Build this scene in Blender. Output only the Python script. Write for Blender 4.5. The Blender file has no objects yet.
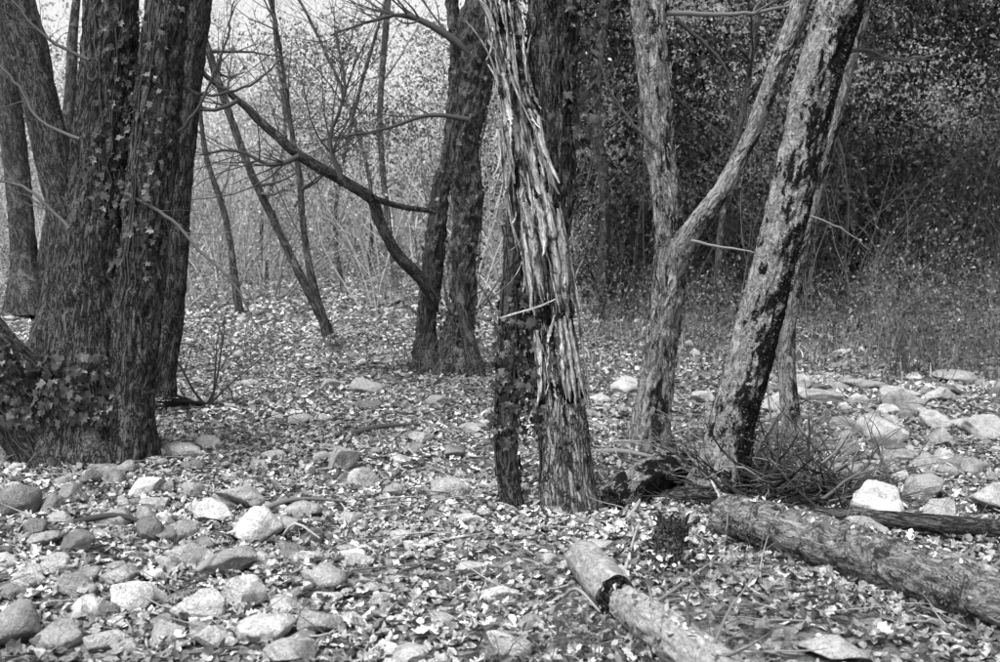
import bpy, math, random
import numpy as np
from mathutils import Vector
rng=np.random.default_rng(7); random.seed(7)
F=1111.0; CZ=1.6; TH=math.atan(86/F)

# ---------------- noise ----------------
def _h(i,j,k,s):
    n=(i*374761393+j*668265263+k*2147483647+s*974634777)&0xffffffff
    n=((n^(n>>13))*1274126177)&0xffffffff
    n=((n^(n>>16))*2246822519)&0xffffffff
    return ((n^(n>>15))&0xffffff)/float(0xffffff)
def vn(P,s=0):
    P=np.asarray(P,float); I=np.floor(P).astype(np.int64); f=P-I; f=f*f*(3-2*f)
    out=0
    for a in (0,1):
        for b in (0,1):
            for c in (0,1):
                w=(f[...,0] if a else 1-f[...,0])*(f[...,1] if b else 1-f[...,1])*(f[...,2] if c else 1-f[...,2])
                out=out+w*_h(I[...,0]+a,I[...,1]+b,I[...,2]+c,s)
    return out*2-1
def fbm(P,o=3,s=0):
    P=np.asarray(P,float); r=0;a=1;t=0
    for i in range(o):
        r=r+a*vn(P*2**i+i*17.3,s+i); t+=a; a*=.5
    return r/t
def sm(x): x=np.clip(x,0,1); return x*x*(3-2*x)
def H(x,y):
    x=np.asarray(x,float); y=np.asarray(y,float)
    z0=np.zeros_like(x)
    z=0.07*fbm(np.stack([x*.45,y*.45,z0],-1),2,3)+0.035*fbm(np.stack([x*2.3,y*2.3,z0],-1),3,9)
    z=z+np.clip(y-13,0,18)*0.036
    z=z+0.12*np.exp(-((x+3.2)**2+(y-8.6)**2)/1.2)
    r=sm((x-0.2)/3.5)
    yb=33-11*r
    d=np.clip(y-yb,0,None)
    hill=d*(0.22+0.6*r)
    cap=4+18*r
    hill=cap*(1-np.exp(-hill/cap))
    z=z+hill*(1+0.15*fbm(np.stack([x*.2,y*.2,z0],-1),2,5))
    side=np.clip(x-8-0.1*y,0,None)
    z=z+6*(1-np.exp(-side*0.5/6))
    side=np.clip(-x-14-0.3*y,0,None)
    z=z+5*(1-np.exp(-side*0.3/5))
    return z
def ray(px,py):
    u=(px-500)/F; v=(331-py)/F
    return np.array([u, math.cos(TH)+v*math.sin(TH), -math.sin(TH)+v*math.cos(TH)])
def at(px,py,d):
    r=ray(px,py); t=d/r[1]; return np.array([r[0]*t,d,CZ+r[2]*t])
T_=np.arange(3,90,0.01)
def G(px,py):
    r=ray(px,py); X=r[0]*T_;Y=r[1]*T_;Z=CZ+r[2]*T_
    k=np.argmax(Z<H(X,Y)); 
    return np.array([X[k],Y[k],float(H(X[k],Y[k]))])

# ---------------- mesh builder ----------------
class MB:
    def __init__(s): s.V=[];s.Q=[];s.T=[];s.bc=[];s.c=[];s.n=0;s.qm=[];s.tm=[]
    def add(s,V,Q=None,T=None,bc=None,col=0.5,mat=0):
        V=np.asarray(V,float); n=len(V)
        s.V.append(V)
        if Q is not None and len(Q): s.Q.append(np.asarray(Q)+s.n); s.qm.append(np.full(len(Q),mat))
        if T is not None and len(T): s.T.append(np.asarray(T)+s.n); s.tm.append(np.full(len(T),mat))
        s.bc.append(V if bc is None else bc)
        s.c.append(np.full(n,col) if np.isscalar(col) else col); s.n+=n
    def build(s,name,mats,smooth=True,parent=None):
        me=bpy.data.meshes.new(name)
        V=np.concatenate(s.V)
        Q=np.concatenate(s.Q) if s.Q else np.zeros((0,4),int)
        T=np.concatenate(s.T) if s.T else np.zeros((0,3),int)
        me.vertices.add(len(V)); me.vertices.foreach_set('co',V.ravel().astype(np.float32))
        L=np.concatenate([Q.ravel(),T.ravel()]).astype(np.int32)
        me.loops.add(len(L)); me.loops.foreach_set('vertex_index',L)
        st=np.concatenate([np.arange(len(Q))*4,len(Q)*4+np.arange(len(T))*3]).astype(np.int32)
        me.polygons.add(len(st)); me.polygons.foreach_set('loop_start',st)
        mi=np.concatenate([np.concatenate(s.qm) if s.qm else [],np.concatenate(s.tm) if s.tm else []]).astype(np.int32)
        me.polygons.foreach_set('material_index',mi)
        me.polygons.foreach_set('use_smooth',np.full(len(st),smooth))
        a=me.attributes.new('bc','FLOAT_VECTOR','POINT'); a.data.foreach_set('vector',np.concatenate(s.bc).ravel().astype(np.float32))
        a=me.attributes.new('tone','FLOAT','POINT'); a.data.foreach_set('value',np.concatenate(s.c).astype(np.float32))
        me.update(calc_edges=True)
        for m in mats: me.materials.append(m)
        o=bpy.data.objects.new(name,me); bpy.context.collection.objects.link(o)
        if parent: o.parent=parent
        return o

def cr(P,step):
    P=np.asarray(P,float); P=np.vstack([2*P[0]-P[1],P,2*P[-1]-P[-2]]); out=[]
    for i in range(1,len(P)-2):
        L=np.linalg.norm(P[i+1,:3]-P[i,:3]); n=max(1,int(L/step))
        t=np.linspace(0,1,n,endpoint=False)[:,None]
        a,b,c,d=P[i-1],P[i],P[i+1],P[i+2]
        out.append(.5*((2*b)+(-a+c)*t+(2*a-5*b+4*c-d)*t*t+(-a+3*b-3*c+d)*t**3))
    out.append(P[-2][None]); return np.concatenate(out)
def frames(C):
    T=np.gradient(C,axis=0); T/=np.linalg.norm(T,axis=1)[:,None]+1e-9
    ref=np.array([0.,1.,0.]) if abs(T[0][1])<.8 else np.array([1.,0,0])
    N=[];n=ref
    for t in T:
        n=n-t*np.dot(n,t); n/=np.linalg.norm(n)+1e-9; N.append(n)
    N=np.array(N); B=np.cross(T,N); return T,N,B
def tube(mb,P,n=6,col=.5,mat=0,disp=None,cap=False,voff=0.):
    P=np.asarray(P,float); C=P[:,:3]; R=np.maximum(P[:,3],.0005)
    T,N,B=frames(C); m=len(C)
    th=np.linspace(0,2*math.pi,n,endpoint=False)
    v=np.concatenate([[0],np.cumsum(np.linalg.norm(np.diff(C,axis=0),axis=1))])+voff
    ct=np.cos(th);st=np.sin(th)
    bc=np.stack([R[:,None]*ct,R[:,None]*st,np.repeat(v[:,None],n,1)],-1)
    rr=np.repeat(R[:,None],n,1)
    if disp is not None: rr=disp(rr,bc,th,v)
    V=C[:,None]+rr[...,None]*(ct[None,:,None]*N[:,None]+st[None,:,None]*B[:,None])
    i=np.arange(m-1)[:,None]*n; j=np.arange(n)[None]; j2=(j+1)%n
    Q=np.stack([i+j,i+j2,i+n+j2,i+n+j],-1).reshape(-1,4)
    mb.add(V.reshape(-1,3),Q,bc=bc.reshape(-1,3),col=col,mat=mat)
    if cap:
        for e,sg in ((0,-1),(m-1,1)):
            ring=V[e]; c=C[e]; rings=[ring]
            for k in (.93,.7,.45,.2,.02):
                w=c+(ring-c)*k; w=w+T[e]*sg*(0.02*vn(w*50,4)[:,None]-0.02*(1-k))
                rings.append(w)
            VV=np.concatenate(rings); a=np.arange(5)[:,None]*n
            Q=np.stack([a+j,a+j2,a+n+j2,a+n+j],-1).reshape(-1,4)
            if sg<0: Q=Q[:,::-1]
            mb.add(VV,Q,bc=(VV-c),col=col,mat=1)
    return dict(C=C,R=R,T=T,N=N,B=B,v=v)
def bark_disp(amp=.02,freq=9,vf=1.6,lump=.08,flare=0.,fh=.35,seed=0,lobes=5):
    def f(rr,bc,th,v):
        w=fbm(bc*np.array([4,4,3.]),2,seed+5)*.9
        u=np.stack([bc[...,0]*freq,bc[...,1]*freq,bc[...,2]*vf],-1)
        ridge=1-np.abs(fbm(u*2.2+w[...,None],3,seed))*2.6
        chip=fbm(bc*np.array([22,22,14.]),2,seed+7)
        big=fbm(bc*np.array([4,4,1.6]),2,seed+2)
        out=rr*(1+lump*big)+amp*(.75*(ridge-.5)+.4*chip)
        if flare:
            e=np.exp(-v/fh)[:,None]
            out=out*(1+flare*e*(0.55+0.6*np.cos(lobes*th[None]+seed+0.8*big)))
        return out
    return f
def grow(mb,p,d,L,r,depth,col=.5,n=4,wob=.25,kids=4,up=.05,mat=0,tips=None,kr=.55,kl=.6):
    m=6 if depth>0 else 4; pts=[[*p,r]]; q=np.array(p,float); dd=np.array(d,float)/np.linalg.norm(d)
    for i in range(m):
        dd=dd+rng.normal(0,wob,3)*.5+np.array([0,0,up]); dd/=np.linalg.norm(dd)
        q=q+dd*L/m; pts.append([*q,r*(1-(i+1)/m*.75)])
        if depth>0 and i>=1:
            for _ in range(1 if rng.random()<kids/5 else 0):
                sd=dd+rng.normal(0,.65,3); sd/=np.linalg.norm(sd)
                grow(mb,q,sd,L*kl*rng.uniform(.6,1.1),pts[-1][3]*kr*1.2,depth-1,col,max(3,n-1),wob,kids,up,mat,tips,kr,kl)
    if tips is not None and depth<=1: tips.extend([pts[-1][:3],pts[-3][:3]])
    tube(mb,pts,n,col,mat)

# ---------------- leaves ----------------
LEAF_V=np.array([[0,0,0],[.26,.28,.07],[.24,.68,.1],[0,1,-.02],[-.24,.68,.1],[-.26,.28,.07],[0,.5,-.03]])-[0,.5,0]
LEAF_T=np.array([[0,1,6],[1,2,6],[2,3,6],[3,4,6],[4,5,6],[5,0,6]])
OAK_V=np.array([[0,0,0],[.2,.2,.05],[.12,.34,.02],[.34,.5,.12],[.17,.6,.03],[.27,.8,.1],[0,1,0],[-.27,.8,.02],[-.17,.6,.05],[-.34,.5,.1],[-.12,.34,.02],[-.2,.2,.05],[0,.5,-.04]])-[0,.5,0]
OAK_T=np.array([[i,(i+1)%12,12] for i in range(12)])
DIA_V=np.array([[0,0,0],[.3,.45,.08],[0,1,0],[-.3,.45,.08]])-[0,.5,0]
DIA_T=np.array([[0,1,2],[0,2,3]])
a_=[(90,1.),(62,.45),(35,.8),(5,.45),(-30,.75),(-75,.5),(-90,.3),(-105,.5),(-150,.75),(175,.45),(145,.8),(118,.45)]
IVY_V=np.array([[.55*r*math.cos(math.radians(t)),.55*r*math.sin(math.radians(t)),.05*math.sin(3*t)] for t,r in a_]+[[0,0,-.04]])
IVY_T=np.array([[i,(i+1)%12,12] for i in range(12)])
def rot(yaw,tx,ty):
    cz,sz=np.cos(yaw),np.sin(yaw);cx,sx=np.cos(tx),np.sin(tx);cy,sy=np.cos(ty),np.sin(ty);o=np.zeros_like(yaw);e=o+1
    Rz=np.stack([cz,-sz,o,sz,cz,o,o,o,e],-1).reshape(-1,3,3)
    Rx=np.stack([e,o,o,o,cx,-sx,o,sx,cx],-1).reshape(-1,3,3)
    Ry=np.stack([cy,o,sy,o,e,o,-sy,o,cy],-1).reshape(-1,3,3)
    return Rz@Rx@Ry
def leaves(mb,P,size,tilt,col,tv=LEAF_V,tt=LEAF_T,R=None,mat=0,curl=0.):
    N=len(P)
    if R is None: R=rot(rng.uniform(0,6.28,N),rng.normal(0,tilt,N),rng.normal(0,tilt,N))
    k=len(tv); V=np.repeat(tv[None],N,0)*size[:,None,None]
    V[:,:,0]*=rng.uniform(.7,1.25,N)[:,None]
    V[:,:,2]*=rng.uniform(-2,3,N)[:,None]
    if curl: V[:,:,2]+=(V[:,:,1]**2+ .6*V[:,:,0]**2)/size[:,None]*rng.uniform(-curl,curl*1.6,N)[:,None]
    V=np.einsum('nij,nkj->nki',R,V)+P[:,None]
    T=(tt[None]+np.arange(N)[:,None,None]*k).reshape(-1,3)
    mb.add(V.reshape(-1,3),T=T,col=np.repeat(col,k),mat=mat)
def outward_R(nrm,droop=.5):
    N=len(nrm); z=nrm+rng.normal(0,.35,(N,3)); z/=np.linalg.norm(z,axis=1)[:,None]
    y=np.array([0,0,-1.])+rng.normal(0,droop,(N,3)); y-=z*(y*z).sum(1)[:,None]; y/=np.linalg.norm(y,axis=1)[:,None]
    x=np.cross(y,z); return np.stack([x,y,z],-1)
def ivy_on(mb,tr,v0,v1,a0,a1,n,size=.07,off=.05,mat=0):
    v=rng.uniform(v0,v1,n)
    keep=fbm(np.stack([v*4,rng.uniform(0,1,n),v*0],-1),2,31)>-.25; v=v[keep]; n=len(v)
    a=np.radians(rng.uniform(a0,a1,n))
    C=np.stack([np.interp(v,tr['C'][:,2],tr['C'][:,i]) for i in range(2)]+[v],-1)
    R=np.interp(v,tr['C'][:,2],tr['R'])
    nr=np.stack([np.cos(a),np.sin(a),np.zeros(n)],-1)
    P=C+nr*(R*1.06+rng.uniform(0.015,off,n))[:,None]
    leaves(mb,P,size*rng.uniform(.5,1.25,n),0,rng.uniform(.3,1.2,n),IVY_V,IVY_T,R=outward_R(nr),mat=mat)
    for _ in range(max(2,n//60)):
        vv=np.linspace(v0,v1,14); aa=math.radians(rng.uniform(a0,a1))+np.cumsum(rng.normal(0,.12,14))
        c=np.stack([np.interp(vv,tr['C'][:,2],tr['C'][:,i]) for i in range(2)]+[vv],-1)
        rr=np.interp(vv,tr['C'][:,2],tr['R'])*1.03+.008
        p=c+np.stack([np.cos(aa),np.sin(aa),aa*0],-1)*rr[:,None]
        tube(mb,np.hstack([p,np.full((14,1),.006)]),5,.06,mat=mat+1)

# ---------------- materials ----------------
class NT:
    def __init__(s,name):
        s.m=bpy.data.materials.new(name); s.m.use_nodes=True; s.t=s.m.node_tree; s.t.nodes.clear()
        s.out=s.n('ShaderNodeOutputMaterial')
    def n(s,t,**k):
        x=s.t.nodes.new(t)
        for a,b in k.items():
            if a.startswith('_'): setattr(x,a[1:],b)
            else: x.inputs[a.replace('__',' ')].default_value=b
        return x
    def l(s,a,b): s.t.links.new(a,b)
    def attr(s,name): return s.n('ShaderNodeAttribute',_attribute_name=name)
    def map(s,src,sc):
        m=s.n('ShaderNodeMapping'); m.inputs['Scale'].default_value=sc; s.l(src,m.inputs[0]); return m.outputs[0]
    def noise(s,src,scale,det=5,rough=.6,dist=0.):
        x=s.n('ShaderNodeTexNoise',Scale=scale,Detail=det,Roughness=rough,Distortion=dist); s.l(src,x.inputs['Vector']); return x.outputs[0]
    def ramp(s,src,stops):
        r=s.n('ShaderNodeValToRGB'); e=r.color_ramp.elements
        while len(e)<len(stops): e.new(.5)
        for i,(p,c) in enumerate(stops): e[i].position=p; e[i].color=(c,c,c,1)
        s.l(src,r.inputs[0]); return r.outputs[0]
    def math(s,op,a,b=None):
        x=s.n('ShaderNodeMath',_operation=op)
        for i,q in enumerate((a,b)):
            if q is None: continue
            if isinstance(q,(int,float)): x.inputs[i].default_value=q
            else: s.l(q,x.inputs[i])
        return x.outputs[0]
    def mix(s,f,a,b):
        x=s.n('ShaderNodeMix',_data_type='RGBA')
        for i,q in ((0,f),(6,a),(7,b)):
            if isinstance(q,(int,float)):
                x.inputs[i].default_value=q if i==0 else (q,q,q,1)
            else: s.l(q,x.inputs[i])
        return x.outputs[2]
    def finish(s,col,height=None,rough=.9,dist=.02,strength=1.,spec=.2,trans=0.,gloss=False):
        if gloss:
            b=s.n('ShaderNodeBsdfPrincipled'); b.inputs['Roughness'].default_value=rough
            b.inputs['Specular IOR Level'].default_value=spec; s.l(col,b.inputs['Base Color']); nrm=b.inputs['Normal']
        else:
            b=s.n('ShaderNodeBsdfDiffuse'); s.l(col,b.inputs['Color']); nrm=b.inputs['Normal']
        if height is not None:
            u=s.n('ShaderNodeBump',Distance=dist,Strength=strength); s.l(height,u.inputs['Height']); s.l(u.outputs[0],nrm)
        o=b.outputs[0]
        if trans:
            t=s.n('ShaderNodeBsdfTranslucent'); s.l(col,t.inputs[0])
            x=s.n('ShaderNodeMixShader',Fac=trans); s.l(o,x.inputs[1]); s.l(t.outputs[0],x.inputs[2]); o=x.outputs[0]
        s.l(o,s.out.inputs[0]); return s.m
def bark(name,lo,mid,hi,lich=.3,lich_amt=.55,sx=30,sz=5,crack=.5,patch_scale=3.,bump=.03,pz=1.,soft=.05,side=0.):
    t=NT(name); bc=t.attr('bc').outputs['Vector']
    st=t.map(bc,(sx,sx,sz))
    n1=t.noise(st,1.,4,.65,1.2)
    fis=t.ramp(t.math('ABSOLUTE',t.math('SUBTRACT',n1,.5)),[(0,0.),(.07,1.)])
    n2=t.noise(bc,55,4,.75,.3)
    h=t.math('ADD',t.math('MULTIPLY',fis,crack),n2)
    base=t.ramp(t.math('ADD',t.math('MULTIPLY',h,.5),t.math('MULTIPLY',n1,.25)),[(.3,lo),(.5,mid),(.72,hi)])
    p=t.noise(t.map(bc,(1,1,pz)),patch_scale,5,.72,.4)
    if side:
        ge=t.n('ShaderNodeNewGeometry'); sx_=t.n('ShaderNodeSeparateXYZ'); t.l(ge.outputs['Normal'],sx_.inputs[0])
        p=t.math('ADD',p,t.math('MULTIPLY',sx_.outputs[0],side))
    pm=t.ramp(t.math('ADD',p,t.math('MULTIPLY',t.math('SUBTRACT',n2,.5),.35)),[(lich_amt,0.),(lich_amt+soft,1.)])
    lc=t.math('MULTIPLY',t.ramp(n2,[(.3,.45),(.65,1.25)]),lich)
    return t.finish(t.mix(pm,base,lc),h,.95,bump,1.)
M={}
M['bark_dark']=bark('dark_furrowed_bark',.008,.05,.15,.17,.58,sx=26,sz=5)
M['bark_far']=bark('far_bark',.012,.055,.15,.2,.56,sx=20,sz=4)
M['bark_low']=bark('grey_weathered_bark',.012,.12,.36,.03,.55,sx=34,sz=4,crack=.6)
M['bark_pale']=bark('pale_flaking_bark',.03,.32,.68,.04,.53,sx=22,sz=6,crack=.35,patch_scale=6,pz=.5,side=.05)
M['bark_moss']=bark('mossy_bark',.05,.34,.66,.018,.48,sx=18,sz=9,crack=.25,patch_scale=8,pz=.6,soft=.05,side=.11)
M['bark_log']=bark('log_bark',.04,.26,.55,.05,.53,sx=20,sz=7,patch_scale=9,crack=.3,soft=.08)
M['bark_smooth']=bark('smooth_log_bark',.12,.38,.6,.08,.58,sx=14,sz=6,patch_scale=7,crack=.15,soft=.06,bump=.012)
M['wood']=bark('crevice_shade_dead_wood',.006,.09,.4,.02,.5,sx=42,sz=3.5,crack=.6,patch_scale=7,bump=.025,pz=.5)  # dead wood darkened: shade of crevices between strips is put into the colour
M['strip']=bark('peeling_bark_strips',.06,.46,.85,.09,.55,sx=50,sz=5,crack=.4,patch_scale=5,bump=.012)
M['cut']=bark('broken_wood_end',.008,.035,.12,.015,.5,sx=30,sz=30,crack=.6)
t=NT('twig_bark'); a=t.attr('tone').outputs['Fac']; M['twig']=t.finish(a)
def leafmat(name,trans=.2,rough=.7,spec=.3,k=1.,gloss=False,nz=True):
    t=NT(name); a=t.attr('tone').outputs['Fac']; c=t.math('MULTIPLY',a,float(k))
    if nz:
        g=t.n('ShaderNodeNewGeometry').outputs['Position']; c=t.math('MULTIPLY',c,t.ramp(t.noise(g,50,2,.65),[(.3,.5),(.7,1.25)]))
    return t.finish(c,None,rough,spec=spec,trans=trans,gloss=gloss)
M['litter']=leafmat('dry_leaf',0)
M['foliage']=leafmat('foliage_leaf',.3,nz=False)
M['dark_foliage']=leafmat('evergreen_leaf',0,.5,.22,gloss=True,nz=False)
M['ivy']=leafmat('ivy_leaf',0,.42,.4,.06,gloss=True,nz=False)
t=NT('river_stone'); bc=t.attr('bc').outputs['Vector']; a=t.attr('tone').outputs['Fac']
n1=t.noise(bc,9,6,.75,.6); n2=t.noise(bc,80,3,.7)
c=t.math('MULTIPLY',a,t.math('MULTIPLY',t.ramp(n1,[(.3,.4),(.48,.88),(.7,1.2)]),t.ramp(n2,[(.3,.6),(.6,1.15)])))
M['stone']=t.finish(c,t.math('ADD',n1,t.math('MULTIPLY',n2,.4)),.88,.04,1.)
t=NT('forest_soil'); g=t.n('ShaderNodeNewGeometry').outputs['Position']
n1=t.noise(g,1.2,3,.65); n2=t.noise(g,38,4,.75,.5)
v=t.n('ShaderNodeTexVoronoi',Scale=16.,_feature='F1'); t.l(g,v.inputs['Vector'])
vc=t.n('ShaderNodeRGBToBW'); t.l(v.outputs['Color'],vc.inputs[0])
c=t.math('MULTIPLY',t.ramp(t.math('ADD',t.math('MULTIPLY',n2,.6),t.math('MULTIPLY',vc.outputs[0],.4)),[(.3,.03),(.5,.14),(.75,.4)]),t.ramp(n1,[(.3,.7),(.7,1.2)]))
M['soil']=t.finish(c,n2,.95,.04,1.)

# ---------------- ground ----------------
def axis(a,b,s,ext,g=1.14):
    mid=np.arange(a,b,s); up=[];x=b;d=s
    while x<ext[1]: up.append(x); d*=g; x+=d
    up.append(ext[1]); dn=[];x=a-s;d=s
    while x>ext[0]: dn.append(x); d*=g; x-=d
    dn.append(ext[0]); return np.array(dn[::-1]+list(mid)+up)
xs=axis(-7,7,.07,(-400,400)); ys1=np.arange(3,15,.07); ys2=np.arange(15,36,.16)
up=[];x=36;d=.2
while x<500: up.append(x); d*=1.12; x+=d
dn=[];x=2.9;d=.1
while x>-120: dn.append(x); d*=1.15; x-=d
ys=np.array(dn[::-1]+list(ys1)+list(ys2)+up)
X,Y=np.meshgrid(xs,ys); Z=H(X,Y)+0.012*fbm(np.stack([X*9,Y*9,X*0],-1),2,77)
nx=len(xs); i=np.arange(len(ys)-1)[:,None]*nx; j=np.arange(nx-1)[None]
Q=np.stack([i+j,i+j+1,i+nx+j+1,i+nx+j],-1).reshape(-1,4)
mb=MB(); mb.add(np.stack([X,Y,Z],-1).reshape(-1,3),Q); mb.build('ground',[M['soil']])

def scat(n,y0,y1,k=.5,w=2.):
    out=np.zeros((0,2))
    while len(out)<n:
        y=rng.uniform(y0,y1,n); x=rng.uniform(-1,1,n)*(k*y1+w); m=np.abs(x)<k*y+w
        out=np.vstack([out,np.stack([x,y],-1)[m]])
    return out[:n]
def tone(n,med,s,lo=.03,hi=.75): return np.clip(med*np.exp(rng.normal(0,s,n)),lo,hi)

# ---------------- stones ----------------
def ico(sub):
    import bmesh
    b=bmesh.new(); bmesh.ops.create_icosphere(b,subdivisions=sub,radius=1)
    V=np.array([v.co[:] for v in b.verts]); T=np.array([[v.index for v in f.verts] for f in b.faces]); b.free(); return V,T
ICO={k:ico(k) for k in (1,2,3,4)}
def stone_shape(sub,seed,rough=.16):
    V,T=ICO[sub]; V=V.copy(); r=np.random.default_rng(seed)
    V=V*(1+.3*fbm(V*.9+seed*1.3,2,seed)[:,None])
    for _ in range(8):
        n=r.normal(size=3); n/=np.linalg.norm(n); o=r.uniform(.42,.8)
        d=V@n-o; V=V-np.clip(d,0,None)[:,None]*n*.95
    V=V*(1+rough*fbm(V*1.9+seed*3.1,3,seed)[:,None])
    if sub>=4: V=V*(1+.07*fbm(V*6+seed,3,seed+9)[:,None])
    return V,T
def place(V,sx,sy,sz,yaw,pos):
    V=V*[sx,sy,sz]; c,s=math.cos(yaw),math.sin(yaw)
    return V@np.array([[c,s,0],[-s,c,0],[0,0,1]])+pos
rocks=[(25,575,42,32,.6),(127,598,40,42,.65),(200,608,48,28,.5),(240,595,38,38,.6),(270,630,60,30,.55),(255,527,52,40,.65),(216,514,40,25,.6),(143,489,38,20,.62),(240,497,45,24,.4),(15,625,45,52,.28),(340,459,30,30,.34),(360,480,28,20,.45),(365,388,28,18,.4),(366,405,28,12,.2),(390,492,25,16,.33),(445,490,38,18,.4),(502,595,36,18,.58),(68,495,28,16,.25),(78,457,28,18,.38),(107,470,34,14,.3),(14,505,40,32,.25),(50,505,30,18,.25),(145,533,30,24,.18),(175,533,42,20,.33),(222,565,62,26,.3),(180,560,46,24,.4),(466,570,30,20,.5),(75,545,32,24,.18),(320,627,40,20,.33),(440,402,26,12,.33),(290,655,50,24,.4),(410,655,40,20,.5),(300,512,30,16,.35),(180,452,40,16,.4),(95,610,36,26,.3),(60,640,50,24,.33),(165,635,46,20,.33),(110,520,36,20,.33),(40,540,34,20,.35),(300,560,34,16,.4),
(155,505,34,18,.45),(190,490,30,16,.35),(120,575,34,22,.4),(70,585,34,22,.3),(155,600,26,20,.35),(100,645,46,26,.45),(210,640,40,20,.5),(250,562,30,16,.5),(60,520,28,16,.35),(205,545,28,14,.25),(325,600,26,14,.5),(550,560,26,12,.5),(600,545,24,12,.45),(530,625,30,14,.35),(350,520,22,12,.5),
(420,440,22,12,.4),(300,420,20,12,.4),(330,385,24,10,.45),(470,430,20,10,.45),(400,540,26,14,.45),(360,560,28,14,.4),(440,620,30,16,.4),(380,600,26,14,.35),(270,455,24,12,.45),(470,520,24,12,.5),(600,400,20,12,.5),(250,385,20,10,.4),(400,460,20,10,.5),
(887,430,48,30,.65),(912,406,42,24,.35),(935,420,32,24,.62),(900,393,42,14,.45),(885,505,56,36,.6),(943,438,28,20,.45),(825,398,46,16,.42),(862,384,52,14,.35),(895,458,40,16,.38),(780,402,34,26,.55),(925,490,42,24,.38),(838,655,64,20,.45),(930,462,34,22,.4),(626,388,22,20,.55),(816,446,34,14,.35),(946,395,34,14,.5),(945,512,36,20,.4),(850,425,30,14,.4),(700,398,24,12,.5),(735,385,26,12,.45),(990,430,44,26,.5),(1000,500,50,30,.45),(960,378,40,14,.4),(870,470,30,18,.5),(850,450,26,16,.3),(905,520,34,18,.4),(870,530,40,18,.4)]
RP=[]
for k,(px,py,w,h,tn) in enumerate(rocks):
    g=G(px,py+h*.4); s=g[1]/F; sx=w*s/2*1.25; sz=h*s/2*1.3
    V,T=stone_shape(4,100+k)
    V=place(V,sx,sx*rng.uniform(.7,1.),sz,rng.uniform(-.5,.5),g+[0,sx*.4,sz*.5])
    mb=MB(); mb.add(V,T=T,bc=V,col=tn*1.04); mb.build('river_rock',[M['stone']]); RP.append((g[0],g[1]+sx*.4,sx*.8))
mb=MB(); prot={s:[stone_shape(s,900+q,.2) for q in range(14)] for s in (1,2,3)}
def stones(n,region,s0,s1,sub,med=.3,lift=.25):
    p=region(n)
    for q in p:
        V,T=prot[sub][rng.integers(14)]; s=s0*(s1/s0)**rng.random()
        z=float(H(q[0],q[1])); W=place(V,s,s*rng.uniform(.6,1),s*rng.uniform(.4,.75),rng.uniform(0,6.28),np.array([q[0],q[1],z+s*lift+.01]))
        mb.add(W,T=T,bc=W,col=float(np.clip(med*math.exp(rng.normal(0,.45)),.06,.6)))
        if s>.05: RP.append((q[0],q[1],s*.75))
def reg_left(n): 
    p=np.stack([rng.uniform(-4.2,.3,n*3),rng.uniform(4.,8.4,n*3)],-1); p=p[(p[:,0]<-1.1+rng.normal(0,.6,n*3))][:n]; return p
def reg_right(n):
    y=rng.uniform(7,16,n); return np.stack([y*rng.uniform(.24,.52,n),y],-1)
stones(190,reg_left,.045,.105,3,.34); stones(1000,reg_left,.018,.045,1,.34)
stones(120,reg_right,.05,.15,3,.4); stones(700,reg_right,.03,.06,1,.36)
stones(240,lambda n:scat(n,5,20,.5,1.),.035,.1,3,.35,.15); stones(3000,lambda n:scat(n,4,14,.5,1.),.012,.035,1,.36)
stones(500,lambda n:scat(n,14,30,.5,1.),.05,.14,1,.45)
mb.build('scattered_stones',[M['stone']])
for px,py in ((586,566),(592,578),(604,592),(620,608),(636,626),(655,642),(675,658),(700,678)):
    g=G(px,py); RP.append((g[0],g[1]+.07,.12))
RP=np.array(RP)

# ---------------- leaf litter ----------------
mb=MB()
for n,y0,y1,s0,s1,tv,tt in ((30000,3.6,9.5,.035,.088,OAK_V,OAK_T),(32000,3.6,9.5,.02,.068,LEAF_V,LEAF_T),(70000,9.5,19,.035,.095,LEAF_V,LEAF_T),(56000,19,40,.07,.16,DIA_V,DIA_T)):
    p=scat(n,y0,y1); 
    dens=fbm(np.stack([p[:,0]*.9,p[:,1]*.9,p[:,0]*0],-1),3,55); p=p[rng.random(n)<np.clip(.85+dens*1.,.25,1)]
    keep=np.ones(len(p),bool)
    for a in range(0,len(RP),60):
        R_=RP[a:a+60]; d=np.hypot(p[:,None,0]-R_[None,:,0],p[:,None,1]-R_[None,:,1]); keep&=~((d<R_[None,:,2])&(rng.random(len(p))[:,None]<.95)).any(1)
    p=p[keep]; n=len(p)
    P=np.c_[p,H(p[:,0],p[:,1])+rng.uniform(.0,.04,n)]
    br=fbm(np.stack([p[:,0]*.5,p[:,1]*.5,p[:,0]*0],-1),2,91)+.6*fbm(np.stack([p[:,0]*2,p[:,1]*2,p[:,0]*0],-1),2,92)
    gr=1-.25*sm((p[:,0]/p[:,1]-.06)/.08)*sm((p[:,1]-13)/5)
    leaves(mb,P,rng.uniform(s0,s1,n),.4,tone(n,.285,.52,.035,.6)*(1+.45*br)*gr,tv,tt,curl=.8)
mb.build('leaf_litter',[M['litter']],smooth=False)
mb=MB(); n=24000; y=rng.uniform(12.5,24,n); x=y*rng.uniform(.05,.62,n)
k_=(fbm(np.stack([x*.9,y*.9,x*0],-1),3,71)>.0)&(rng.random(n)<sm((y-12)/5)); x=x[k_];y=y[k_];n=len(x)
P=np.c_[x,y,H(x,y)]; h=rng.uniform(.04,.2,n)*(1+.8*sm((x/y-.3)/.1)); w=rng.uniform(.006,.014,n); a=rng.uniform(0,6.28,n); d=np.c_[np.cos(a),np.sin(a),a*0]; ln=rng.normal(0,.45,(n,2))
top=P+np.c_[ln*h[:,None],h]; mid=P+np.c_[ln*h[:,None]*.3,h*.55]
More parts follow.
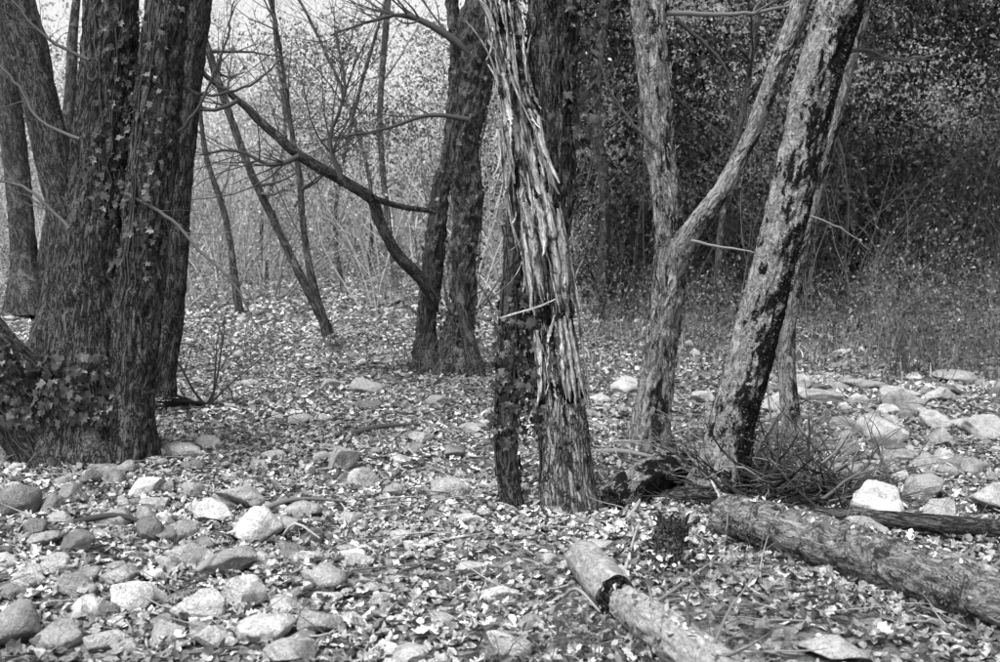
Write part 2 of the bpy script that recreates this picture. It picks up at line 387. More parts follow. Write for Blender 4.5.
V=np.stack([P-d*w[:,None],P+d*w[:,None],mid+d*w[:,None]*.7,mid-d*w[:,None]*.7,top],1).reshape(-1,3)
b=np.arange(n)[:,None]*5; mb.add(V,Q=b+np.array([[0,1,2,3]]),T=b+np.array([[3,2,4]]),col=np.repeat(tone(n,.2,.6),5)); mb.build('grass',[M['foliage']],smooth=False)

# ---------------- trees ----------------
def stem(mb,spec,d,n=48,step=.03,mat=0,disp=None,top=None,sink=.25,dd=0.,col=.5,cap=False):
    k=len(spec); P=[]
    for i,(x,y,w) in enumerate(spec):
        q=d+dd*i/(k-1); p=at(x,y,q); P.append([*p,w/2*q/F])
    P=np.array(P)
    if sink:
        b=P[0].copy(); b[2]-=sink; b[:2]-=(P[1]-P[0])[:2]*.3; P=np.vstack([b,P])
    if top:
        dv=P[-1,:3]-P[-2,:3]; dv/=np.linalg.norm(dv); e=P[-1].copy(); 
        e2=e.copy(); e2[:3]+=dv*top*.5+rng.normal(0,.08,3); e2[3]*=.8; e3=e2.copy(); e3[:3]+=(dv+[0,0,.3])*top*.5; e3[3]*=.55
        P=np.vstack([P,e2,e3])
    P=cr(P,step)
    return tube(mb,P,n,col,mat,disp,cap)
def crown(mb,tr,n,z0,L=1.8,r=.03,col=.08,mat=0):
    tips=[]
    z=tr['C'][:,2]; idx=np.where(z>z0)[0]
    if len(idx)==0: return
    for _ in range(n):
        i=rng.choice(idx); a=rng.uniform(0,6.28)
        grow(mb,tr['C'][i],[math.cos(a),math.sin(a),rng.uniform(.2,1.)],L*rng.uniform(.6,1.2),min(r,tr['R'][i]*.6),2,col,5,.3,4,.05,mat,tips)

gL=G(100,458); dL=gL[1]
mb=MB()
L1=stem(mb,[(98,462,118),(96,430,98),(94,380,82),(95,300,70),(100,200,62),(106,100,54),(112,0,50)],dL,96,.018,disp=bark_disp(.03,11,2.4,.1,.35,.4,1),top=3)
L2=stem(mb,[(128,460,60),(131,400,46),(138,300,46),(148,200,46),(158,100,44),(168,0,40)],dL-.15,76,.018,disp=bark_disp(.028,11,2.4,.1,.25,.3,2),top=3)
L3=stem(mb,[(156,366,40),(169,300,32),(175,200,30),(184,100,30),(197,0,30)],dL+2.4,48,.04,disp=bark_disp(.02,10,2,.1,.3,.4,3),top=3)
L4=stem(mb,[(70,450,100),(30,405,80),(0,365,60),(-35,310,46),(-80,200,40),(-110,60,36)],dL+.1,64,.025,disp=bark_disp(.024,11,2,.12,.2,.4,4),top=2,sink=.3)
crown(mb,L1,7,3.4,mat=2); crown(mb,L2,6,3.4,mat=2); crown(mb,L3,5,4.2,mat=2)
def branch(mb,spec,d,mat=2,col=.06,dd=0.,n=8,twigs=0,disp=None,tl=.35):
    k=len(spec); P=np.array([[*at(x,y,d+dd*i/(k-1)),w/2*(d+dd*i/(k-1))/F] for i,(x,y,w) in enumerate(spec)])
    P=cr(P,.05 if d<12 else .12); P[:,:3]+=(rng.normal(0,.004,(len(P),3)))
    tr=tube(mb,P,n,col,mat,disp)
    for _ in range(twigs):
        i=rng.integers(len(P)//5,len(P)); dv=tr['T'][i]+rng.normal(0,.7,3)
        grow(mb,P[i,:3],dv,tl*rng.uniform(.4,1.6),max(.0015,P[i,3]*.4),2,col,4,.25,3,.03,mat)
    return tr
branch(mb,[(120,192,4),(165,215,3.5),(200,250,3),(235,285,2.5),(258,330,1.5)],dL-.3,twigs=10,col=.1)
branch(mb,[(80,140,4),(40,120,3),(10,75,2.5),(-20,50,2)],dL-.3,twigs=14,col=.1)
branch(mb,[(90,60,4),(50,40,3),(20,10,2.5),(0,-20,2)],dL-.3,twigs=14,tl=.5,col=.08)
branch(mb,[(170,80,4),(205,95,3),(250,85,2.5),(280,60,1.5)],dL-.1,twigs=8)
branch(mb,[(70,230,4),(30,190,3),(0,180,2.5),(-30,150,2)],dL-.4,twigs=10,col=.1)
branch(mb,[(150,150,4),(190,120,3),(220,60,2.5),(235,0,1.5)],dL-.2,twigs=10)
ivy_on(mb,L1,.05,.85,180,340,420,.1,.12,mat=3)
ivy_on(mb,L4,.05,.95,180,340,560,.1,.15,mat=3)
ivy_on(mb,L2,1.2,3.3,190,330,260,.065,.06,mat=3)
ivy_on(mb,L1,1.8,3.3,270,340,180,.065,.06,mat=3)
mb.build('ivy_clad_tree',[M['bark_dark'],M['cut'],M['twig'],M['ivy'],M['twig']])

mb=MB()
A=stem(mb,[(52,345,42),(60,290,34),(64,225,32),(52,150,34),(34,75,36),(12,0,40)],13,40,.06,disp=bark_disp(.025,8,1.6,.1,.4,.5,6),top=3)
crown(mb,A,6,4.5,2.2,.05,.05,mat=2); mb.build('leaning_tree',[M['bark_dark'],M['cut'],M['twig'],M['foliage']])
mb=MB()
A=stem(mb,[(30,300,40),(24,250,26),(18,180,24),(8,100,26),(4,0,26)],20,32,.09,disp=bark_disp(.025,7,1.6,.1,.5,.5,7),top=3)
A=stem(mb,[(38,300,20),(44,260,14),(58,180,12),(70,100,12)],20,16,.12,top=2)
mb.build('background_tree',[M['bark_far'],M['cut'],M['twig'],M['foliage']])

# middle curved-limb tree
gm=G(448,372); dm=gm[1]; mb=MB()
S1=stem(mb,[(430,376,34),(426,335,22),(431,275,19),(437,225,20),(441,190,19),(452,140,16),(458,60,14),(452,0,12)],dm+.1,56,.03,disp=bark_disp(.045,6,2.4,.4,.9,.3,11),top=2.5)
S2=stem(mb,[(456,376,44),(458,335,29),(464,275,25),(468,205,27),(464,150,31),(476,80,33),(484,0,38)],dm,72,.025,disp=bark_disp(.06,6,2.4,.4,.9,.3,12),top=3)
S3=stem(mb,[(475,372,18),(470,345,14),(462,310,10),(458,270,7)],dm-.3,16,.06,disp=bark_disp(.01,9,2,.1,.4,.3,13))
bd=bark_disp(.008,14,3,.16,0,.3,14)
branch(mb,[(436,300,14),(420,278,13),(398,255,12),(383,230,11),(372,200,12),(342,180,11),(300,156,10),(268,128,9),(238,100,7),(206,76,5),(190,50,3)],dm-.1,mat=0,dd=-1.5,n=14,twigs=0,disp=bd)
branch(mb,[(372,198,7),(398,206,6),(436,212,5)],dm-.8,mat=0,n=10,dd=.6)
branch(mb,[(300,156,6),(270,165,4),(235,150,3),(200,155,2)],dm-1.2,twigs=18,tl=.9)
branch(mb,[(238,100,5),(215,110,4),(180,105,2)],dm-1.5,twigs=14,tl=.8)
branch(mb,[(342,180,6),(330,140,4),(345,90,3),(335,30,2)],dm-1.,twigs=24,tl=1.)
branch(mb,[(478,60,9),(455,40,8),(420,20,6),(395,15,4),(330,35,2)],dm-.1,twigs=16,tl=.9)
branch(mb,[(470,120,6),(430,115,4),(380,130,3),(320,140,2)],dm-.3,twigs=14,tl=.9)
crown(mb,S1,6,4.4,2,.04,.05,mat=2); crown(mb,S2,7,4.4,2.2,.05,.05,mat=2)
for _ in range(40):
    b=gm+[rng.normal(.0,.4),rng.normal(-.1,.2),0]; grow(mb,b,[rng.normal(0,.5),rng.normal(0,.4),1],rng.uniform(.3,.9),.007,1,rng.uniform(.04,.16),4,.3,3,.05,2)
ivy_on(mb,S2,.0,.9,180,360,110,.09,.1,mat=3); ivy_on(mb,S2,.9,4.5,0,360,260,.08,.08,mat=3); ivy_on(mb,S1,.2,2.5,0,360,110,.07,.06,mat=3)
mb.build('curved_limb_tree',[M['bark_far'],M['cut'],M['twig'],M['ivy'],M['twig']])

# central dead snag
gs=G(562,508); ds=gs[1]; mb=MB()
W1=stem(mb,[(569,508,50),(567,460,42),(563,400,38),(555,330,36),(547,265,36),(536,200,34),(523,130,29),(512,65,26),(503,0,25),(492,-90,25)],ds,130,.011,disp=bark_disp(.04,20,1.6,.3,.3,.2,21,3),sink=.2)
W1b=stem(mb,[(569.5,508,55),(567,460,46),(565,425,42),(563,402,39)],ds-.005,80,.015,mat=5,disp=bark_disp(.03,18,2.,.14,.3,.2,26,3),sink=.2)
W2=stem(mb,[(558,330,20),(555,260,24),(554,190,32),(554,120,38),(553,60,42),(554,0,46),(556,-80,44)],ds+.12,72,.016,mat=1,disp=bark_disp(.036,13,2.5,.2,0,.2,22),sink=0,top=2.)
W3=stem(mb,[(512,506,22),(507,450,23),(508,380,21),(511,310,20),(514,250,17),(515,205,13),(513,170,4)],ds+.02,44,.018,mat=1,disp=bark_disp(.02,18,4,.2,.3,.2,23),sink=.2)
W4=stem(mb,[(546,506,16),(547,450,14),(541,400,13),(534,340,12),(532,280,10)],ds+.05,24,.03,mat=1,disp=bark_disp(.01,18,3,.15,.3,.2,24),sink=.2)
def strips(tr,z0,z1,n,w=(.012,.035),L=(.08,.35),off=.012,flare=.04,a0=0,a1=360,zend=None,mat=2,jit=.035,up=0.,wa=.02,tw=.5,jag=.2,slant=.16):
    for _ in range(n):
        l=rng.uniform(*L); zt=rng.uniform(z0,z1)
        zb=zt-l if zend is None else zend+rng.normal(0,jit); 
        if zend is not None: zt=zb+l
        m=14
        sl=rng.normal(0,slant); zz=np.linspace(zt,zb,m); a=math.radians(rng.uniform(a0,a1))+np.cumsum(rng.normal(0,wa,m))+np.linspace(-sl,sl,m)*l*2; ww=rng.uniform(*w)
        Z=tr['C'][:,2]; c=np.stack([np.interp(zz,Z,tr['C'][:,0]),np.interp(zz,Z,tr['C'][:,1]),zz],-1)
        u=np.linspace(0,1,m); uu=u if rng.random()>up else u[::-1]
        R=np.interp(zz,Z,tr['R'])*1.05+off*rng.uniform(.2,1.9)+flare*max(-.1,rng.normal(.3,.55))*uu**3
        wd=ww*(1-.85*u**5)*(1-.6*(1-u)**5)*(1+rng.normal(0,jag,m))
        tws=rng.normal(0,tw); nr=np.stack([np.cos(a),np.sin(a),a*0],-1); tg=np.stack([-np.sin(a+tws),np.cos(a+tws),a*0],-1)
        o=c+nr*R[:,None]; th=rng.uniform(.003,.009)
        j=rng.normal(0,.003,(m,1))
        V=np.stack([o-tg*(wd[:,None]/2+j),o+nr*th,o+tg*(wd[:,None]/2+j),o-nr*.004],1).reshape(-1,3)
        i=np.arange(m-1)[:,None]*4; q=np.arange(4)[None]; Q=np.stack([i+q,i+(q+1)%4,i+4+(q+1)%4,i+4+q],-1).reshape(-1,4)
        bc=np.stack([np.repeat(rng.uniform(0,9)+u*0,4)+np.tile([0,.5,1.,.5],m)*ww,np.tile([0,.01,.02,0],m)+rng.uniform(0,5),np.repeat(zz,4)],-1)
        mb.add(V,Q,bc=bc,mat=mat)
zf=lambda py: at(540,py,ds)[2]
strips(W1,0,0,15,zend=zf(306),L=(.4,.8),off=.045,flare=.05,w=(.03,.075),jit=.04,jag=.12,slant=.05,tw=.35)
strips(W1,0,0,12,zend=zf(255),L=(.15,.4),off=.06,flare=.16,w=(.03,.06),a0=170,a1=300,jit=.08,tw=.5)
strips(W1,0,0,12,zend=zf(190),L=(.25,.5),off=.04,flare=.12,w=(.03,.065),a0=150,a1=320,jit=.05,tw=.4,jag=.12)
strips(W1,zf(60),zf(-70),16,L=(.2,.55),off=.02,flare=.16,w=(.02,.05),up=.7,tw=.6)
strips(W1,zf(300),zf(120),22,L=(.15,.4),off=.03,flare=.22,w=(.004,.014),tw=.9,up=.35)
strips(W1,0,0,14,zend=zf(396),L=(.3,.55),off=.03,flare=.05,w=(.03,.065),jit=.03,jag=.12,slant=.05,tw=.3)
strips(W1,zf(240),zf(170),14,L=(.1,.4),off=.016,flare=.06,w=(.008,.03),slant=.08)
strips(W1,0,0,28,zend=zf(308),L=(.2,.7),off=.034,flare=.03,w=(.008,.026),jit=.045,slant=.08)
strips(W1,zf(305),zf(190),24,L=(.05,.2),off=.035,flare=.1,w=(.006,.02),tw=.9,up=.4)
strips(W1,0,0,22,zend=zf(398),L=(.1,.45),off=.02,flare=.03,w=(.012,.035),jit=.05)
strips(W1,zf(400),zf(310),18,L=(.05,.2),off=.018,flare=.06,w=(.012,.03),up=.3)
strips(W1,0,0,14,zend=zf(130),L=(.15,.5),off=.014,flare=.06,w=(.025,.06),jit=.08)
strips(W1,zf(130),zf(-80),34,L=(.08,.35),off=.008,flare=.06,w=(.01,.04),up=.35,tw=.7,slant=.08)
strips(W1,zf(500),zf(400),70,L=(.06,.22),off=.008,flare=.025,mat=5)
strips(W2,zf(250),zf(-60),150,L=(.06,.3),off=.008,flare=.07,mat=1,up=.3,w=(.012,.04))
strips(W2,zf(200),zf(-60),30,L=(.06,.3),off=.01,flare=.05,mat=5,up=.3,w=(.012,.03))
strips(W3,zf(500),zf(210),60,L=(.06,.25),off=.004,flare=.025,mat=1,w=(.01,.02),up=.3)
for _ in range(10):
    p=W1['C'][-1]+rng.normal(0,.05,3)*[1,1,0]; tube(mb,[[*p,.02],[*(p+[rng.normal(0,.02),rng.normal(0,.02),.25]),.002]],5,.4,2)
P=np.array([[*at(500,318,ds-.16),.004],[*at(520,312,ds-.2),.006],[*at(540,306,ds-.2),.006],[*at(556,299,ds-.18),.003]]); tube(mb,cr(P,.01),6,mat=2,disp=bark_disp(.004,30,8,.2))
ivy_on(mb,W3,.2,1.35,200,360,300,.065,.06,mat=3)
ivy_on(mb,W4,.2,1.3,180,360,420,.07,.1,mat=3)
ivy_on(mb,W2,2.2,4,290,380,380,.08,.15,mat=3)
ivy_on(mb,W1b,.2,.6,180,330,30,.05,.03,mat=3)
mb.build('dead_tree_snag',[M['wood'],M['bark_dark'],M['strip'],M['ivy'],M['twig'],M['bark_low']])

# forked pale tree
gf=G(650,450); df=gf[1]; mb=MB()
B1=stem(mb,[(647,455,44),(654,400,35),(661,345,32),(668,295,32),(672,255,32),(668,210,28),(661,165,29),(656,110,32),(651,50,32),(648,0,32)],df,80,.02,disp=bark_disp(.026,13,3,.22,.35,.3,31),top=3)
B2=stem(mb,[(670,290,14),(679,252,23),(693,228,18),(720,192,17),(748,142,16),(772,82,17),(792,30,18),(806,-10,18)],df-.02,44,.025,disp=bark_disp(.012,14,3,.18,0,.3,32),sink=0,top=2,dd=-.4)
branch(mb,[(690,240,3),(715,246,2.5),(740,250,2),(758,254,1)],df-.2,col=.25)
branch(mb,[(660,150,4),(630,120,3),(610,90,2),(600,60,1.5)],df-.1,col=.08,twigs=8)
branch(mb,[(655,12,6),(700,14,5),(745,13,4),(800,4,3)],df,col=.15,twigs=3)
branch(mb,[(676,20,5),(700,40,4),(722,62,3),(735,90,2.5),(750,130,1.5)],df+.3,col=.07,twigs=4)
strips(B1,zf(430),zf(10),150,L=(.05,.16),off=.003,flare=.02,mat=3,w=(.015,.035),up=.3)
crown(mb,B1,6,3.8,2,.03,.08,mat=2); crown(mb,B2,5,3.8,1.6,.03,.08,mat=2)
mb.build('forked_tree',[M['bark_pale'],M['cut'],M['twig'],M['bark_pale']])

# leaning mossy tree + thin companion stem
gr=G(722,495); dr=gr[1]; mb=MB()
C1=stem(mb,[(716,496,66),(727,450,50),(741,390,46),(760,315,44),(780,240,42),(799,160,42),(817,80,44),(843,0,46),(880,-90,44)],dr,88,.018,disp=bark_disp(.022,14,5,.15,.4,.22,41),top=2.5)
g2=G(790,450)
C2=stem(mb,[(794,452,22),(789,400,18),(786,345,17),(793,285,17),(808,215,18),(827,135,19),(850,45,20),(862,0,20),(880,-90,20)],g2[1],40,.03,mat=1,disp=bark_disp(.014,12,3,.18,.3,.25,42),top=2,dd=-.6)
branch(mb,[(830,60,5),(860,50,4),(900,60,3),(950,50,2)],dr+.3,col=.08,twigs=8)
branch(mb,[(806,215,2.5),(840,228,2),(870,250,1)],dr+.8,col=.2)
crown(mb,C1,6,3.6,2,.04,.06,mat=2)
n=18000; i=rng.integers(5,len(C1['C'])-5,n); a=rng.uniform(0,6.28,n); 
nr=np.cos(a)[:,None]*C1['N'][i]+np.sin(a)[:,None]*C1['B'][i]; P=C1['C'][i]+nr*(C1['R'][i]*1.03)[:,None]
m=fbm(P*5,3,66)+np.where(P[:,2]<1.1,.2,0.)+.4*nr[:,0]>.11; P=P[m];nr=nr[m]
leaves(mb,P,rng.uniform(.01,.026,len(P)),0,tone(len(P),.04,.5,.012,.2),DIA_V,DIA_T,R=outward_R(nr,1.),mat=2)
mb.build('leaning_mossy_tree',[M['bark_moss'],M['bark_pale'],M['twig']])

# ---------------- fallen wood ----------------
def log(name,spec,mats,n=48,amp=.012,sinkf=.15,seed=0,extra=None):
    P=[]
    for x,yb,w in spec:
        g=G(x,yb); r=w/2*g[1]/F; P.append([g[0],g[1]+r*.6,g[2]+r*(1-sinkf*2),r])
    mb=MB(); tr=tube(mb,cr(P,.02),n,disp=bark_disp(amp,13,3,.16,0,.3,seed),cap=True)
    if extra: extra(mb,tr)
    return mb.build(name,mats)
def log_x(mb,tr,mo=.12,nl=110,roots=160):
    for _ in range(5):
        i=rng.integers(5,len(tr['C'])-5); grow(mb,tr['C'][i]+[0,0,tr['R'][i]*.7],rng.normal(0,1,3)+[0,-.3,.8],rng.uniform(.15,.4),.008,1,.15,5,.2,2,0,2)
    n=nl; i=rng.integers(0,len(tr['C']),n); P=tr['C'][i]+np.c_[rng.normal(0,.05,n),rng.normal(0,.05,n),tr['R'][i]*1.02]
    leaves(mb,P,rng.uniform(.02,.05,n),.5,tone(n,.3,.5),mat=2)
    for _ in range(roots):
        i=rng.integers(0,len(tr['C'])); p=tr['C'][i]+[0,-tr['R'][i]*.95,-tr['R'][i]*.3]; grow(mb,p,[rng.normal(0,.5),-.5,-1],rng.uniform(.05,.16),.003,0,.06,3,.4,2,-.1,2)
    n=9000; i=rng.integers(3,len(tr['C'])-3,n); a=rng.uniform(0,6.28,n)
    nr=np.cos(a)[:,None]*tr['N'][i]+np.sin(a)[:,None]*tr['B'][i]; P=tr['C'][i]+nr*(tr['R'][i]*1.02)[:,None]
    m=fbm(P*6,3,67)>mo; P=P[m]; nr=nr[m]; leaves(mb,P,rng.uniform(.01,.025,len(P)),0,tone(len(P),.07,.6,.015,.3),DIA_V,DIA_T,R=outward_R(nr,1.),mat=2)
log('fallen_log',[(726,538,40),(790,558,48),(860,582,52),(940,612,58),(1010,635,60),(1080,655,58)],[M['bark_log'],M['cut'],M['twig']],72,.02,-.02,51,log_x)
log('fallen_branch_log',[(676,503,12),(735,514,14),(800,524,15),(880,533,17),(970,542,18),(1060,548,16)],[M['bark_dark'],M['cut'],M['twig']],24,.006,-.3,52)
log('half_buried_log',[(584,580,34),(600,602,40),(618,626,42)],[M['bark_smooth'],M['cut'],M['twig']],56,.012,-.12,53)
log('half_buried_log',[(626,630,38),(655,655,44),(700,690,48),(740,722,48)],[M['bark_smooth'],M['cut'],M['twig']],56,.014,-.12,56,lambda mb,tr:log_x(mb,tr,.42,30,30))
log('broken_log',[(612,514,26),(636,506,38),(666,493,38),(690,482,28)],[M['bark_moss'],M['cut'],M['twig']],44,.02,.0,54)
# rotten stump
g=G(673,572); mb=MB(); s=g[1]/F
P=cr([[*(g+[0,.05,-.1]),24*s],[*(g+[0,.06,.03]),20*s],[*(g+[.0,.09,.11]),17*s],[*(g+[.02,.13,.19]),14*s]],.01)
tr=tube(mb,P,48,disp=bark_disp(.04,14,3,.4,.3,.15,61))
P2=P[::-1].copy(); P2[:,3]*=.6; tube(mb,P2[:-3],24,mat=1,disp=bark_disp(.01,14,2,.2,0,.1,62))
ring=tr['C'][-1]
for k in range(30):
    a=rng.uniform(0,6.28); p=ring+np.array([math.cos(a),math.sin(a),-.1])*[13*s,13*s,1]
    tube(mb,[[*p,.02],[*(p+[rng.normal(0,.015),rng.normal(0,.015),.1]),.018],[*(p+[rng.normal(0,.03),rng.normal(0,.02),rng.uniform(.11,.18)]),.003]],5,mat=0)
n=260; P=g+np.c_[rng.normal(0,.16,n),rng.normal(0,.1,n),np.abs(rng.normal(.05,.06,n))]; leaves(mb,P,rng.uniform(.02,.05,n),.6,tone(n,.28,.6),mat=2)
mb.build('rotten_stump',[M['cut'],M['cut'],M['litter']])
def pile(name,cx,cy,n,sx,sy,L=(.3,.9),r=.01,tl=(.08,.3),up=.4):
    mb=MB(); g=G(cx,cy)
    for _ in range(n):
        b=g+[rng.normal(0,sx),rng.normal(0,sy),0]; b[2]=float(H(b[0],b[1]))+abs(rng.normal(0,.07))
        grow(mb,b,[rng.normal(0,1),rng.normal(0,.7),rng.uniform(-.05,up)],rng.uniform(*L),rng.uniform(.3,1.3)*r,1,rng.uniform(*tl),6,.22,3,-.02)
    return mb.build(name,[M['twig']])
pile('dead_branch_pile',788,488,150,.24,.25,(.25,.7),.011,(.02,.28),1.)
pile('dead_branch_pile',765,500,110,.25,.2,(.2,.6),.012,(.01,.06),.8)
pile('dead_branch_pile',655,480,26,.25,.2,(.2,.6),.009,(.05,.35),.4)
pile('dead_branch_pile',610,470,24,.2,.4,(.2,.5),.008,(.05,.35),.4)
mb=MB()
for x0,y0,x1,y1,w,tn in ((590,452,660,470,6,.25),(620,528,640,505,4,.3),(660,440,690,440,3,.3),(672,455,725,520,3.5,.45),(620,590,640,530,3,.3),(240,520,345,510,5,.12),(860,590,1000,640,4,.12),(750,462,840,450,5,.22),(790,500,860,470,5,.22),(500,545,560,560,4,.2),(280,540,320,550,3,.35),(60,525,150,530,7,.05),(330,440,420,430,6,.08),(560,600,600,640,4,.25)):
    a=G(x0,y0);b=G(x1,y1); b2=b+[0,0,.12*rng.random()]; m_=(a+b2)/2+rng.normal(0,.03,3)+[0,0,.04]; s=a[1]/F
    tube(mb,cr([[*a,w/2*s],[*m_,w/2.2*s],[*b2,w/4*s]],.04),7,tn)
p=scat(1600,4,16,.5,1.)
for q in p:
    a=rng.uniform(0,6.28); z=float(H(*q))+.035; grow(mb,[*q,z],[math.cos(a),math.sin(a),rng.uniform(-.02,.15)],rng.uniform(.1,.5),rng.uniform(.002,.007),1 if rng.random()<.3 else 0,rng.uniform(.02,.35),4,.2,2,-.01)
mb.build('fallen_twigs',[M['twig']])
g=G(210,408); mb=MB()
for k in range(4): grow(mb,g+[rng.normal(0,.05),0,0],[rng.normal(-.1,.35),rng.normal(0,.3),1],rng.uniform(.8,1.3),.013,2,.08,6,.25,3,.02)
for k in range(9): grow(mb,g+[rng.normal(0,.1),0,.03],[rng.normal(0,1),rng.normal(0,.5),.1],rng.uniform(.3,.6),.022,1,.04,6,.25,3,-.02)
mb.build('bare_sapling',[M['twig']])
mb=MB()
for cx,cy,n_,s_ in ((660,668,140,.12),(585,645,140,.12),(700,655,100,.14),(550,655,140,.18)):
    g=G(cx,cy); P=g+np.c_[rng.normal(0,s_,n_),rng.normal(0,s_*.8,n_),np.abs(rng.normal(.08,.07,n_))]
    leaves(mb,P,rng.uniform(.015,.04,n_),.6,tone(n_,.18,.6,.03,.4),LEAF_V,LEAF_T)
    for _ in range(n_//12):
        b=g+[rng.normal(0,s_),rng.normal(0,s_*.8),0]; grow(mb,b,[rng.normal(0,.6),rng.normal(0,.6),1],.22,.003,1,.1,4,.3,3,-.05,1)
mb.build('bramble_plant',[M['foliage'],M['twig']])

# ---------------- background trees ----------------
def bgtree(spec,d,tw=14,tl=1.2,tn=.08,bk='bark_far',name='background_tree',top=3):
    mb=MB(); tr=stem(mb,spec,d,16,.12,disp=bark_disp(.014,7,1.6,.15,.3,.4,int(d*10)),top=top)
    for _ in range(tw):
        i=rng.integers(len(tr['C'])//4,len(tr['C'])); grow(mb,tr['C'][i],[rng.normal(0,1),rng.normal(0,1),rng.uniform(0,1)],tl*rng.uniform(.5,1.4),min(.03,tr['R'][i]*.5),2,tn,4,.3,4,.04,2)
    mb.build(name,[M[bk],M['cut'],M['twig']])
bgtree([(323,318,8),(310,270,7),(302,215,6),(300,180,6),(290,120,5),(280,50,4),(270,0,4)],16,18)
bgtree([(322,318,9),(300,275,8),(276,225,8),(250,170,8),(228,110,7),(205,40,7)],16.3,16)
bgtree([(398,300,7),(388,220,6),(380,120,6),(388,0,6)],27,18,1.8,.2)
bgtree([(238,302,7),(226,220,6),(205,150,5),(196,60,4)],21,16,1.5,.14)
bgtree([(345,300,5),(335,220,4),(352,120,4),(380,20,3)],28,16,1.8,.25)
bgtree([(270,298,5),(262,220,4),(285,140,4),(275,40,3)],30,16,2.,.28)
bgtree([(365,298,5),(372,200,4),(350,110,4),(310,20,3)],32,16,2.,.3)  # farther trees get paler twigs, haze put into their tone
bgtree([(600,300,11),(605,200,10),(596,100,10),(606,0,10)],20,16,1.5,.05)
bgtree([(715,305,8),(725,200,7),(745,100,6),(760,0,6)],19.5,14,1.5,.04)

protos=[]
for k in range(9):
    pm=MB(); tips=[]
    for s in range(5): grow(pm,[rng.normal(0,.15),rng.normal(0,.15),-.1],[rng.normal(0,.4),rng.normal(0,.4),1],rng.uniform(1.8,3.2),.014,3,1.,4,.26,3.4,.03,0,tips,.55,.55)
    protos.append((np.concatenate(pm.V),np.concatenate(pm.Q),np.array(tips)))
def thicket(name,pos,tw,lf,lmat,sc=(.8,1.6),nl=0,ls=(.05,.12),zs=1.):
    mb=MB()
    for q in pos:
        V,Qd,tp=protos[rng.integers(9)]; s=rng.uniform(*sc); a=rng.uniform(0,6.28); c,sn=math.cos(a),math.sin(a)
        R=np.array([[c,sn,0],[-sn,c,0],[0,0,1]]); o=np.array([q[0],q[1],float(H(q[0],q[1]))])
        mb.add((V@R)*[s,s,s*zs]+o,Qd,col=float(rng.uniform(*tw)))
        if nl:
            t=((tp@R)*[s,s,s*zs]+o)[rng.integers(len(tp),size=nl)]+rng.normal(0,.2,(nl,3))
            leaves(mb,t,rng.uniform(*ls,nl),1.3,tone(nl,rng.uniform(*lf),.4,.01,.7),DIA_V,DIA_T,mat=1)
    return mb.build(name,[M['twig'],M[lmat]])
def wedge(n,y0,y1,k0,k1):
    y=rng.uniform(y0,y1,n); return np.stack([y*rng.uniform(k0,k1,n),y],-1)
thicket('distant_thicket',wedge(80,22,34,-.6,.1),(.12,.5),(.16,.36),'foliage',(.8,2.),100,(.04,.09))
thicket('distant_thicket',wedge(70,34,50,-.62,.1),(.3,.6),(.3,.5),'foliage',(1.5,3.),220,(.07,.15))  # far twigs and leaves paled, painting haze into the tone
thicket('dark_thicket',wedge(50,19.5,25,.07,.6),(.02,.07),(.015,.035),'dark_foliage',(.9,1.8),350,(.05,.11))
thicket('dark_thicket',wedge(9,19,20.5,.1,.55),(.06,.14),(.02,.06),'dark_foliage',(.8,1.5),60,(.05,.1))
thicket('bank_undergrowth',wedge(46,12.6,17,.34,.5),(.05,.3),(.05,.18),'foliage',(.24,.5),160,(.03,.07))
thicket('bank_undergrowth',wedge(44,16,21,.05,.5),(.06,.3),(.05,.2),'foliage',(.15,.36),110,(.04,.08))
thicket('low_undergrowth',wedge(34,21,25,-.5,.1),(.1,.4),(.15,.35),'foliage',(.15,.4),80,(.04,.09))

def mass(name,n,ncl,y0,y1,k0,k1,z0,z1,rad,size,med,mat,spread=.4,thr=-.1,sd=123):
    y=rng.uniform(y0,y1,ncl); x=y*rng.uniform(k0,k1,ncl); z=H(x,y)+rng.uniform(z0,z1,ncl)
    c=np.stack([x,y,z],-1); ct=med*np.exp(rng.normal(0,spread,ncl)); i=rng.integers(ncl,size=n)
    P=c[i]+rng.normal(0,1,(n,3))*rad*[1,1,.6]; m=fbm(P*.7,3,sd)>thr; P=P[m]; i=i[m]; k=len(P)
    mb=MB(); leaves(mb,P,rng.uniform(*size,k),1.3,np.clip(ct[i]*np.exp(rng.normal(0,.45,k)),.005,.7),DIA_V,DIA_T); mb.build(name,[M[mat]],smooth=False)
mass('evergreen_foliage',100000,300,20.5,26,.06,.62,.0,7.5,.55,(.07,.17),.014,'dark_foliage',.9,-.05)
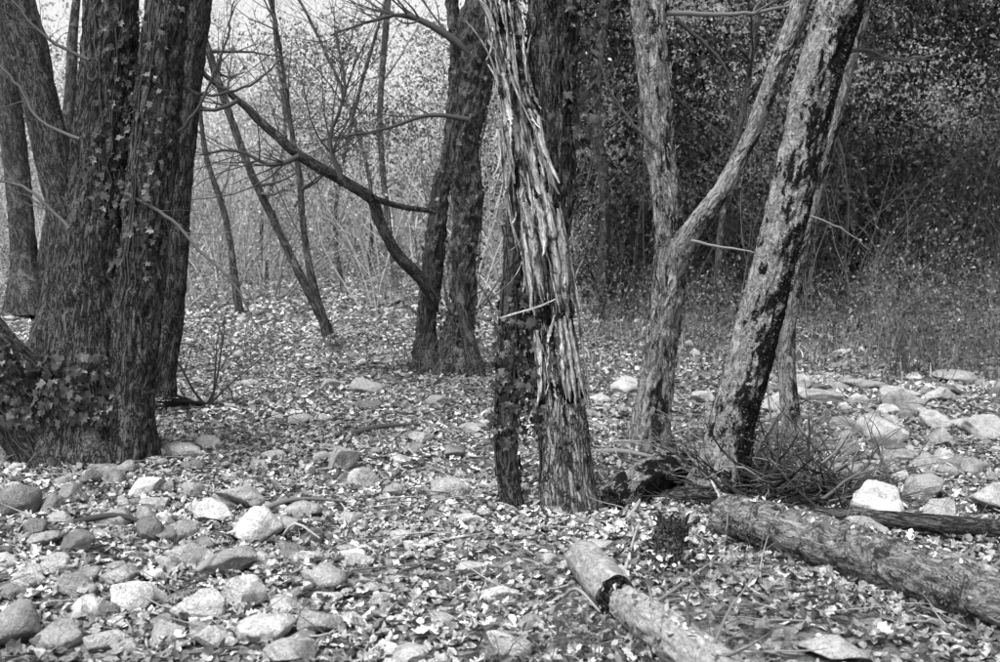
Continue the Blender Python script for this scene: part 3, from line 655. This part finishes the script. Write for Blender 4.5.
mass('evergreen_foliage',36000,60,18.8,22,.06,.62,4.,8,.5,(.05,.12),.022,'dark_foliage',.9,-.02,99)
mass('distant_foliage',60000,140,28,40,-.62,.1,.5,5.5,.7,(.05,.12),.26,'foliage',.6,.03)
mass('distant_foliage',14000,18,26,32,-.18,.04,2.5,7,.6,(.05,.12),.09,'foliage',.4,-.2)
mass('distant_foliage',70000,130,40,60,-.62,.15,.0,8.,1.4,(.1,.24),.42,'foliage',.5,-.02)  # farthest leaves are pale to imitate haze, no volume used

# ---------------- world, sun, camera ----------------
w=bpy.data.worlds.new('World'); bpy.context.scene.world=w; w.use_nodes=True; nt=w.node_tree; nt.nodes.clear()
sk=nt.nodes.new('ShaderNodeTexSky'); sk.sky_type='NISHITA'; sk.sun_disc=False; EL=math.radians(58); AZ=math.radians(-146)
sk.sun_elevation=EL; sk.sun_rotation=AZ; sk.dust_density=4.
bw=nt.nodes.new('ShaderNodeRGBToBW'); bg=nt.nodes.new('ShaderNodeBackground'); bg.inputs[1].default_value=.36; o=nt.nodes.new('ShaderNodeOutputWorld')
nt.links.new(sk.outputs[0],bw.inputs[0]); nt.links.new(bw.outputs[0],bg.inputs[0]); nt.links.new(bg.outputs[0],o.inputs[0])
sl=bpy.data.lights.new('sun','SUN'); sl.energy=3.0; sl.angle=math.radians(20); so=bpy.data.objects.new('sun',sl); bpy.context.collection.objects.link(so)
sd=Vector((math.sin(AZ)*math.cos(EL),math.cos(AZ)*math.cos(EL),math.sin(EL)))
so.rotation_euler=sd.to_track_quat('Z','Y').to_euler()
cd=bpy.data.cameras.new('camera'); cd.sensor_width=36; cd.lens=F*36/1000; cd.clip_end=1500; cd.clip_start=.1
cd.dof.use_dof=True; cd.dof.focus_distance=8; cd.dof.aperture_fstop=4
co=bpy.data.objects.new('camera',cd); co.location=(0,0,CZ); co.rotation_euler=(math.pi/2-TH,0,0); bpy.context.collection.objects.link(co)
sc=bpy.context.scene; sc.camera=co; sc.view_settings.view_transform='Standard'; sc.view_settings.look='None'; sc.view_settings.exposure=0; sc.view_settings.gamma=1
